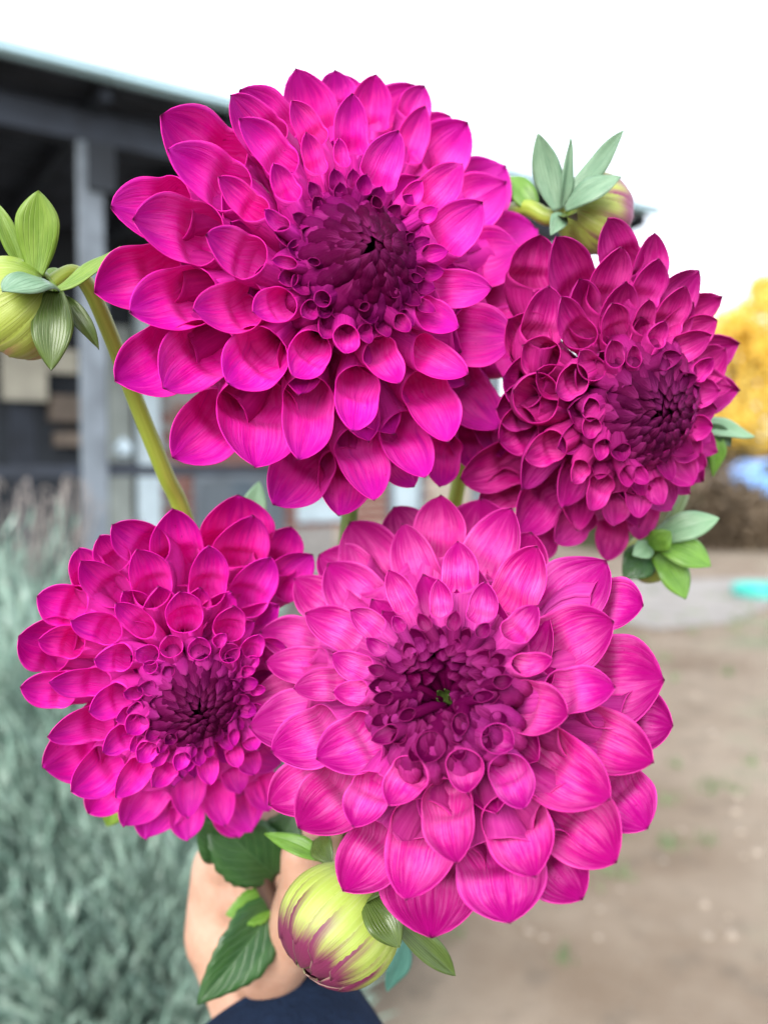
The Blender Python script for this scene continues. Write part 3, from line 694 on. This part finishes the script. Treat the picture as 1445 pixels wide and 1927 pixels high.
F3.filler(120, .38, .9)
F3.filler(44, .26, .46, back=.03, a0=.5, ws=.5, ar=1.2, ageb=.0)
F3.heart(84, 0, .27, lift=.02, dip=.04, slim=1.0)

F4 = Flower(1140, 742, .298, 318, .35, -.29, .55, 'crimson magenta dahlia on the right, turned sideways with a tightly packed heart', M4)
T4 = [(1045,444,1115,574,88,.03),(1146,410,1192,500,80,.06),(1167,464,1152,580,72,.0),(1235,437,1228,540,68,.1),(1238,486,1212,572,60,.03),(1319,508,1270,602,70,.08),(1288,538,1260,622,56,.02),
(1352,603,1292,645,54,.08),(1337,630,1272,668,48,.02),(1368,655,1325,705,62,.1),(1150,570,1170,640,52),(1220,562,1215,622,40),(1251,604,1234,655,38),(1282,668,1240,690,30),
(1341,674,1308,715,36,.02),(1311,709,1275,725,28),(1357,735,1308,752,44,.04),(1055,558,1109,634,56),(1035,537,1020,640,76,.08),(1045,738,1098,712,54),(965,735,1036,765,78,.0,1.75),
(989,863,1055,838,56,.04),(868,903,985,865,90,.1),(973,1002,1060,912,94,.02),(1076,907,1102,877,36),(1109,961,1140,903,50),(1100,822,1112,782,38),(1047,1023,1106,968,70,.1),
(1126,866,1142,826,34),(1142,1056,1172,988,66,.1),(1205,1018,1225,948,66,.08),(1157,992,1174,934,58,.04),(1200,975,1206,917,48),(1267,961,1240,900,64,.06),(1306,911,1277,864,54,.03),
(1319,857,1288,830,54,.06),(1340,803,1302,812,44,.03),(1184,917,1162,885,32),(1219,909,1196,880,28),(1170,868,1172,834,34),(1096,778,1128,766,42),(1018,441,1010,530,76,.12),
(960,600,1010,660,80,.14),(940,830,1000,800,80,.14),(900,960,980,920,80,.16),(948,712,1015,722,86,.13),(935,770,1005,765,84,.15),(985,650,1040,680,70,.08),(1000,1060,1040,1000,70,.16),(1350,770,1310,785,44,.08),(1330,880,1290,860,44,.1),(1090,660,1130,700,40),(1150,640,1165,690,34),(1190,650,1200,690,28),(1245,950,1235,905,40,.02)]
for p in T4: F4.add(*p)
F4.filler(120, .36, .92, back=.11)
F4.filler(34, .27, .52, back=.04, a0=.4, ws=.72, ar=1.5, ageb=.22)
F4.heart(84, 0, .30, lift=.02, dip=.04, slim=1.1)
F1.under([P(650, 800, .36), P(655, 1000, .375), P(600, 1400, .38), P(545, 1700, .375), P(530, 1990, .38)], G_MID, ST_M)
F2.under([P(800, 1500, .33), P(640, 1650, .355), P(545, 1790, .372), P(525, 1990, .385)], G_MID, ST_M)
F3.under([P(330, 1260, .345), P(420, 1500, .352), P(520, 1720, .362), P(540, 1800, .368), P(548, 1990, .385)], G_MID, ST_D)
F4.under([P(1010, 760, .37), P(880, 1050, .39), P(650, 1550, .385), P(555, 1760, .38), P(540, 1990, .39)], G_MID, ST_M)
leaf('leaf', F3.root, P(455, 1600, .36), P(372, 1545, .345), .020, -Fv, G_DARK)
leaf('leaf', F3.root, P(520, 1650, .36), P(385, 1520, .35), .026, nz(-Fv + Uv * .3), G_DARK, serr=.1)
leaf('leaf', F3.root, P(500, 1640, .365), P(560, 1520, .36), .022, nz(-Fv - Rv * .2), G_DARK, serr=.1)
leaf('leaf', F3.root, P(525, 1690, .362), P(371, 1893, .34), .024, nz(-Fv + Rv * .3), G_DARK, serr=.12, arch=.06, peak=.35)
leaf('leaf', F3.root, P(515, 1700, .362), P(424, 1722, .352), .014, nz(-Fv + Uv * .5), G_MID, serr=.15)
leaf('leaf', F3.root, P(230, 1500, .335), P(200, 1556, .338), .008, -Fv, G_LIGHT)
leaf('leaf', F1.root, P(470, 1010, .34), P(488, 905, .345), .010, -Fv, G_MINT)
leaf('leaf', F4.root, P(1300, 800, .33), P(1422, 822, .335), .0085, nz(-Fv + Uv * .6), G_MINT, arch=.05)
leaf('leaf', F4.root, P(1335, 800, .33), P(1342, 898, .335), .0085, nz(-Fv + Rv * .4), G_MID)
leaf('leaf', F4.root, P(1335, 800, .33), P(1376, 840, .335), .006, nz(-Fv + Rv * .4), G_DARK)

# ------------------------------------------------------------------ buds on their own side stems
def bud_mat(name, base, mid, tip, lo, hi):
    t = NT(name); uv = t.n('ShaderNodeUVMap'); sp = t.n('ShaderNodeSeparateXYZ'); t.L(uv.outputs[0], sp.inputs[0]); x, y = sp.outputs[0], sp.outputs[1]
    rz = t.math('MULTIPLY', t.n('ShaderNodeObjectInfo').outputs['Random'], 29.)
    st = t.noise(t.comb(t.math('MULTIPLY', x, 26.), t.math('MULTIPLY', y, 1.2), rz), 1., 4, .6)
    bl = t.noise(t.comb(t.math('MULTIPLY', x, 2.), t.math('MULTIPLY', y, 2.), rz), 1., 3)
    yy = t.math('ADD', y, t.math('ADD', t.math('MULTIPLY', t.math('SUBTRACT', st, .5), .13), t.math('MULTIPLY', t.math('SUBTRACT', bl, .5), .25)))
    c = t.mix(t.mr(y, .05, .4), base, mid)
    c = t.mix(t.mr(st, .45, .75, 0, .45), c, (.50, .55, .25))
    c = t.mix(t.mr(yy, lo, hi), c, tip)
    sm = t.math('MULTIPLY', t.mr(t.math('ADD', x, t.math('MULTIPLY', t.math('SUBTRACT', st, .5), .25)), .62, .86), t.mr(yy, lo - .16, lo + .03))
    c = t.mix(sm, c, tip)
    c = t.mix(t.math('MULTIPLY', t.mr(x, .16, .0), .75), c, tuple(q * .35 for q in base))  # groove shade painted: one margin darkened so seams between petals read deeper
    ed = t.mr(t.math('ABSOLUTE', t.math('SUBTRACT', x, .5)), .42, .5)
    c = t.mix(t.math('MULTIPLY', ed, .3), c, (.45, .42, .26))
    return t.pr(c, .46, t.bump(st, .5, .0006), transl=.12, tcol=c, spec=.5)
def bud(root, C, A, R, H, n, mat, tw=.25, rows=2):
    """overlapping young petals wrapped over an ellipsoid; base pole at C - A*H, tip pole at C + A*H"""
    A = nz(A); E1 = nz(np.cross(A, V(.2, .5, .8))); E2 = np.cross(A, E1)
    core = []
    ang = np.linspace(0, 2 * math.pi, 24, endpoint=False)
    for t in np.linspace(.01, .99, 12):
        z = -math.cos(t * math.pi) * H * .93; q = math.sin(t * math.pi) ** .85 * R * .93
        core.append(C + A * z + np.outer(np.cos(ang) * q, E1) + np.outer(np.sin(ang) * q, E2))
    uv = np.stack(np.meshgrid(np.linspace(0, 1, 12), np.linspace(0, 1, 24), indexing='ij'), -1)[..., ::-1]
    link('bud_core', grid_mesh('bud_core', np.array(core), uv, True, off=wloc(root)), mat, root)
    for row in range(rows):
        for k in range(n):
            r = random.Random(k + 31 * row)
            az0 = (k + .5 * row) * 2 * math.pi / n; hw = 2 * math.pi / n * (.78)
            end = (.93 if row == 0 else .80) + r.uniform(-.05, .04); rs = []; us = []
            vv = np.linspace(-1, 1, 11)
            for i in range(19):
                t = .03 + (end - .03) * i / 18; g = 1 if i < 13 else math.sqrt(max(0, 1 - ((i - 13) / 5) ** 2))
                z = -math.cos(t * math.pi) * H; q = math.sin(t * math.pi) ** .85 * R
                a = az0 + tw * t + vv * hw * max(g, .03)
                lift = .98 + .015 * row + .13 * (1 - vv ** 2) + .075 * vv + (.03 * (i / 18))
                rs.append(C + A * z * (1 + .02 * row) + (np.cos(a) * q * lift)[:, None] * E1 + (np.sin(a) * q * lift)[:, None] * E2)
                us.append(np.stack([(vv + 1) / 2, np.full(11, t)], 1))
            G = np.array(rs); me = grid_mesh('petal', G, np.array(us), off=wloc(root))
            fn = np.cross(G[9, 6] - G[9, 5], G[10, 5] - G[9, 5])
            if fn.dot(G[9, 5] - C) < 0: me.flip_normals()
            o = link('petal', me, mat, root); m = o.modifiers.new('thickness', 'SOLIDIFY'); m.thickness = .0004; m.offset = -1
BUD_M = bud_mat('bud_lime_purple', (.15, .26, .025), (.32, .42, .07), (.13, .012, .055), .56, .76)
BUD_L = bud_mat('bud_lime', (.14, .24, .02), (.27, .34, .05), (.30, .18, .09), .62, .9)
BUD_R = bud_mat('bud_lime_rose', (.18, .28, .03), (.32, .38, .07), (.22, .045, .11), .38, .62)

# bottom bud
c = P(637, 1742, .268); Rb = 108 / FPX * .268
r = empty('dahlia_bud', c, 'round lime and purple striped bud hanging under the pale-faced dahlia', 'bud', 'unopened dahlia buds')
A = nz(-.60 * Rv - .62 * Uv - .42 * Fv); bud(r, c, A, Rb * .95, Rb * .95, 10, BUD_M, tw=.35)
cal = c - A * Rb * .97
tube('stem', [cal + A * .003, cal - A * .006, P(760, 1650, .30), P(690, 1640, .33), P(570, 1740, .365), P(528, 1990, .38)], [.0035, .003, .0025, .0025, .003, .003], ST_M, r)
leaf('sepal', r, P(694, 1692, .258), P(752, 1785, .250), .0105, nz(-Fv + Rv * .3 + Uv * .2), G_OLIVE, arch=.16, peak=.5, base=.5)
leaf('sepal', r, P(738, 1728, .262), P(858, 1838, .262), .0075, nz(-Fv + Uv * .5 + Rv * .3), G_OLIVE, arch=.05, fold=.5, peak=.5, base=.4)
leaf('sepal', r, P(700, 1690, .262), P(732, 1672, .252), .008, nz(-Fv + Uv), G_OLIVE, arch=.1, base=.5)
leaf('sepal', r, P(735, 1700, .268), P(755, 1735, .262), .010, nz(-Fv + Rv), G_MID, arch=.2, base=.6)
leaf('leaf', r, P(612, 1618, .295), P(498, 1570, .30), .0068, nz(-Fv + Uv * .9), G_MID, arch=.1)
leaf('leaf', r, P(600, 1575, .295), P(625, 1628, .285), .0085, nz(-Fv), G_OLIVE, arch=.1, base=.6)
leaf('leaf', r, P(765, 1770, .35), P(728, 1868, .352), .0095, nz(-Fv + Rv * .4), green_mat('leaf_teal', (.05, .16, .13), (.08, .22, .18), (.1, .25, .2)), arch=.04)

# left bud
c = P(34, 580, .262); Rb = 88 / FPX * .262
r = empty('dahlia_bud', c, 'green bud at the left edge on a long arching pale stem', 'bud', 'unopened dahlia buds')
A = nz(-.70 * Rv - .52 * Uv + .25 * Fv); bud(r, c, A, Rb, Rb * .92, 10, BUD_L)
hub = P(98, 536, .262)
tube('stem', [P(85, 545, .264), P(104, 527, .264), P(140, 512, .268), P(172, 548, .275), P(212, 640, .285), P(262, 770, .297), P(310, 890, .308), P(355, 1000, .322), P(450, 1350, .355), P(503, 1560, .378), P(535, 1990, .39)],
     [.0026, .0022, .0022, .0024, .0025, .0027, .0028, .003, .003, .003, .003], ST_G, r, n=16)
leaf('sepal', r, P(68, 520, .258), P(72, 357, .252), .0118, nz(-Fv + Rv * .2), G_LIGHT, arch=-.03, fold=.15, peak=.62, base=.3)
leaf('sepal', r, P(44, 508, .262), P(-14, 372, .258), .0055, nz(-Fv + Rv * .5), G_LIGHT, fold=.4, arch=.03)
leaf('sepal', r, P(98, 532, .256), P(4, 548, .240), .0125, nz(-Fv * .9 + Uv * .5), G_BLUE, arch=.16, fold=-.15, peak=.5, base=.5)
leaf('sepal', r, P(104, 548, .255), P(96, 697, .252), .0112, nz(-Fv + Rv * .2), G_OLIVE, arch=.07, fold=.15, peak=.45, base=.4)
leaf('sepal', r, P(120, 558, .262), P(187, 657, .262), .0055, nz(-Fv + Uv * .4), G_OLIVE, arch=.1, fold=.5, twist=.5)
leaf('sepal', r, P(102, 547, .258), P(226, 462, .262), .0085, nz(Uv + Fv * -.75), G_LIGHT, arch=-.07, fold=.3, peak=.45)
leaf('sepal', r, P(95, 528, .266), P(130, 512, .272), .007, nz(Uv - Fv * .5), G_LIGHT, arch=.2)
leaf('sepal', r, P(60, 515, .264), P(-10, 500, .258), .008, nz(Uv - Fv * .6), G_LIGHT, arch=.12)

# upper right bud
c = P(1118, 402, .322); Rb = 66 / FPX * .322
r = empty('dahlia_bud', c, 'bud with upright blue green bracts above the right dahlia, against the sky', 'bud', 'unopened dahlia buds')
A = nz(.75 * Rv - .05 * Uv + .45 * Fv); bud(r, c, A, Rb, Rb * .98, 10, BUD_R)
tube('stem', [P(1065, 402, .318), P(1030, 408, .320), P(985, 392, .325), P(940, 440, .34), P(900, 700, .36), P(800, 1200, .38), P(640, 1650, .38), P(555, 1990, .39)], [.0034, .003, .003, .003, .003, .003, .003, .003], ST_G, r)
leaf('leaf', r, P(1010, 402, .322), P(952, 330, .33), .009, nz(-Fv), G_MID)
leaf('sepal', r, P(1048, 396, .312), P(1012, 250, .306), .0098, nz(-Fv - Rv * .2), G_BLUE, fold=.2, arch=-.04, peak=.5)
leaf('sepal', r, P(1056, 392, .312), P(1073, 260, .306), .0052, nz(-Fv + Rv * .6), G_BLUE, fold=.4, arch=.03)
leaf('sepal', r, P(1062, 376, .312), P(1173, 244, .300), .0082, nz(-Fv * .8 + Uv * .5), G_BLUE, fold=.25, arch=-.06, peak=.5)
leaf('sepal', r, P(1062, 392, .308), P(1169, 332, .298), .0102, nz(-Fv + Uv * .5), G_BLUE, fold=.15, arch=.08, peak=.5)
leaf('sepal', r, P(1058, 402, .308), P(1036, 442, .302), .0062, nz(-Fv), G_BLUE, arch=.1)
leaf('sepal', r, P(1060, 400, .31), P(1085, 400, .296), .006, nz(-Uv - Fv), G_OLIVE, arch=.1)

# right green bud seen from behind
c = P(1222, 1050, .345); Rb = 42 / FPX * .345
r = empty('dahlia_bud', c, 'small green bud with spread bracts below the right dahlia', 'bud', 'unopened dahlia buds')
bud(r, c, nz(-.5 * Rv - .3 * Uv + .7 * Fv), Rb, Rb, 9, BUD_L)
tube('stem', [P(1225, 1035, .335), P(1262, 980, .335), P(1286, 925, .345), P(1270, 860, .36), P(1150, 850, .38), P(880, 1250, .39), P(600, 1700, .385), P(550, 1990, .39)], [.0024, .0022, .0022, .0024, .0026, .003, .003, .003], ST_M, r)
for a in [(1225, 1015, 1354, 975, .0105, G_MINT, .33), (1230, 1020, 1338, 1066, .0128, G_MID, .33), (1230, 1035, 1290, 1128, .0125, G_MID, .333), (1228, 1030, 1172, 1088, .013, G_DARK, .335),
          (1225, 1030, 1195, 1000, .009, G_MID, .335), (1225, 1028, 1190, 1045, .0075, G_MINT, .328), (1225, 1030, 1262, 1000, .009, G_MID, .325)]:
    leaf('sepal', r, P(a[0], a[1], a[6] + .003), P(a[2], a[3], a[6] - .004), a[4], nz(-Fv + Uv * .4 + Rv * .2), a[5], arch=.14, fold=.15, peak=.55, base=.35)

# ------------------------------------------------------------------ the hand that holds the stems
t = NT('skin'); tc = t.n('ShaderNodeTexCoord'); n1 = t.noise(tc.outputs['Object'], 40., 5, .7); n2 = t.noise(tc.outputs['Object'], 900., 3)
sk = t.pr(t.mix(t.mr(n1, .3, .7), (.32, .175, .12), (.43, .265, .195)), .5, t.bump(n2, .15, .0006), spec=.35)
bs = [n for n in t.t.nodes if n.type == 'BSDF_PRINCIPLED'][0]; bs.inputs['Subsurface Weight'].default_value = .2; bs.inputs['Subsurface Radius'].default_value = (.006, .002, .001); bs.inputs['Subsurface Scale'].default_value = 1
HD = .395
pr = empty('person', P(500, 2100, HD), 'hand in a navy sleeve holding the flower stems at the bottom', 'person')
def capsule(bm_v, bm_f, p, q, ra, rb, flat=1., fd=None):
    p, q = np.array(p), np.array(q); d = q - p; L = np.linalg.norm(d); d = d / L
    e1 = nz(np.cross(d, fd if fd is not None else V(.2, .3, .9))); e2 = nz(np.cross(e1, d)); n = 14; base = len(bm_v); rows = 0
    for k in range(-4, 9):
        if k <= 0: a = (k / 4) * math.pi / 2; c = p + d * math.sin(a) * ra; rr = math.cos(a) * ra
        elif k <= 4: t_ = k / 4; c = p + d * L * t_; rr = ra + (rb - ra) * t_
        else: a = (k - 4) / 4 * math.pi / 2; c = q + d * math.sin(a) * rb; rr = math.cos(a) * rb
        rr = max(rr, .0003)
        for j_ in range(n): w_ = 2 * math.pi * j_ / n; bm_v.append(c + e1 * math.cos(w_) * rr + e2 * math.sin(w_) * rr * flat)
        rows += 1
    for i_ in range(rows - 1):
        for j_ in range(n): bm_f.append((base + i_ * n + j_, base + i_ * n + (j_ + 1) % n, base + (i_ + 1) * n + (j_ + 1) % n, base + (i_ + 1) * n + j_))
    bm_f.append(tuple(base + j_ for j_ in range(n))[::-1]); bm_f.append(tuple(base + (rows - 1) * n + j_ for j_ in range(n)))
cv, cf = [], []
def cap(a, b_, ra, rb, flat=1.): capsule(cv, cf, P(*a), P(*b_), ra, rb, flat, Fv)
cap((600, 2450, HD - .07), (560, 2100, HD - .03), .036, .031, .85)
cap((560, 2100, HD - .03), (520, 1860, HD), .031, .029, .8)
cap((520, 1870, HD), (455, 1770, HD + .004), .030, .024, .75)      # heel of the hand
cap((515, 1850, HD), (500, 1740, HD + .004), .030, .028, .75)
cap((430, 1760, HD + .004), (430, 1640, HD + .008), .0195, .0165, .9)   # palm, outer edge
cap((480, 1780, HD + .002), (470, 1600, HD + .008), .024, .0175, .8)    # palm, middle
for y0, ln, rr in ((1560, 1.0, .0090), (1628, 1.06, .0096), (1700, 1.0, .0093), (1768, .88, .0082)):   # four fingers round the stems
    A_ = (430, y0, HD + .002); B_ = (500, y0 - 8, HD - .022); C_ = (500 + 90 * ln, y0 + 2, HD - .030); D_ = (500 + 118 * ln, y0 + 14, HD - .010)
    cap(A_, B_, rr + .0015, rr + .0005); cap(B_, C_, rr + .0005, rr - .0002); cap(C_, D_, rr - .0002, rr - .0016)
T0, T1_, T2_, T3_ = (505, 1815, HD - .016), (560, 1740, HD - .034), (575, 1665, HD - .044), (565, 1610, HD - .047)   # thumb
cap(T0, T1_, .016, .0120); cap(T1_, T2_, .0120, .0102); cap(T2_, T3_, .0102, .0078)
off = wloc(pr); me = bpy.data.meshes.new('hand'); me.from_pydata([tuple(v - off) for v in cv], [], cf)
o = link('hand', me, sk, pr)
m = o.modifiers.new('remesh', 'REMESH'); m.mode = 'VOXEL'; m.voxel_size = .0015; m.use_smooth_shade = True
m = o.modifiers.new('smooth', 'SMOOTH'); m.iterations = 9; m.factor = .6
NAV = plain('navy_knit', (.006, .012, .028), .95, .2, 60, .5, 400, spec=.1)
def sleeve():
    pts = [(500, 1902, HD - .002, .036, .031), (520, 1962, HD - .010, .037, .033), (560, 2060, HD - .02, .043, .038), (600, 2260, HD - .045, .047, .043), (650, 2600, HD - .08, .054, .05)]
    G = []; ang = np.linspace(0, 2 * math.pi, 36, endpoint=False); prev = None
    for i, (x, y, d, ra, rb) in enumerate(pts):
        c = P(x, y, d); q = pts[min(i + 1, len(pts) - 1)]; p0 = pts[max(i - 1, 0)]; tt = nz(P(*q[:3]) - P(*p0[:3])) + nz(P(0, 0, 1) - P(0, 1000, 1)) * 0
        s1 = nz(np.cross(tt, Fv)); s2 = nz(np.cross(s1, tt)); fold = 1 + .02 * np.sin(ang * 4 + i * 2)
        G.append(c + np.outer(np.cos(ang) * ra * fold, s1) + np.outer(np.sin(ang) * rb * fold, s2))
    G = [G[0] * .08 + np.mean(G[0], 0) * 0 + G[0] * .92] + G
    o = link('sleeve', grid_mesh('sleeve', np.array(G), None, True, off=wloc(pr)), NAV, pr); m = o.modifiers.new('t', 'SOLIDIFY'); m.thickness = .003
    s_ = o.modifiers.new('sub', 'SUBSURF'); s_.levels = 2; s_.render_levels = 2
sleeve()
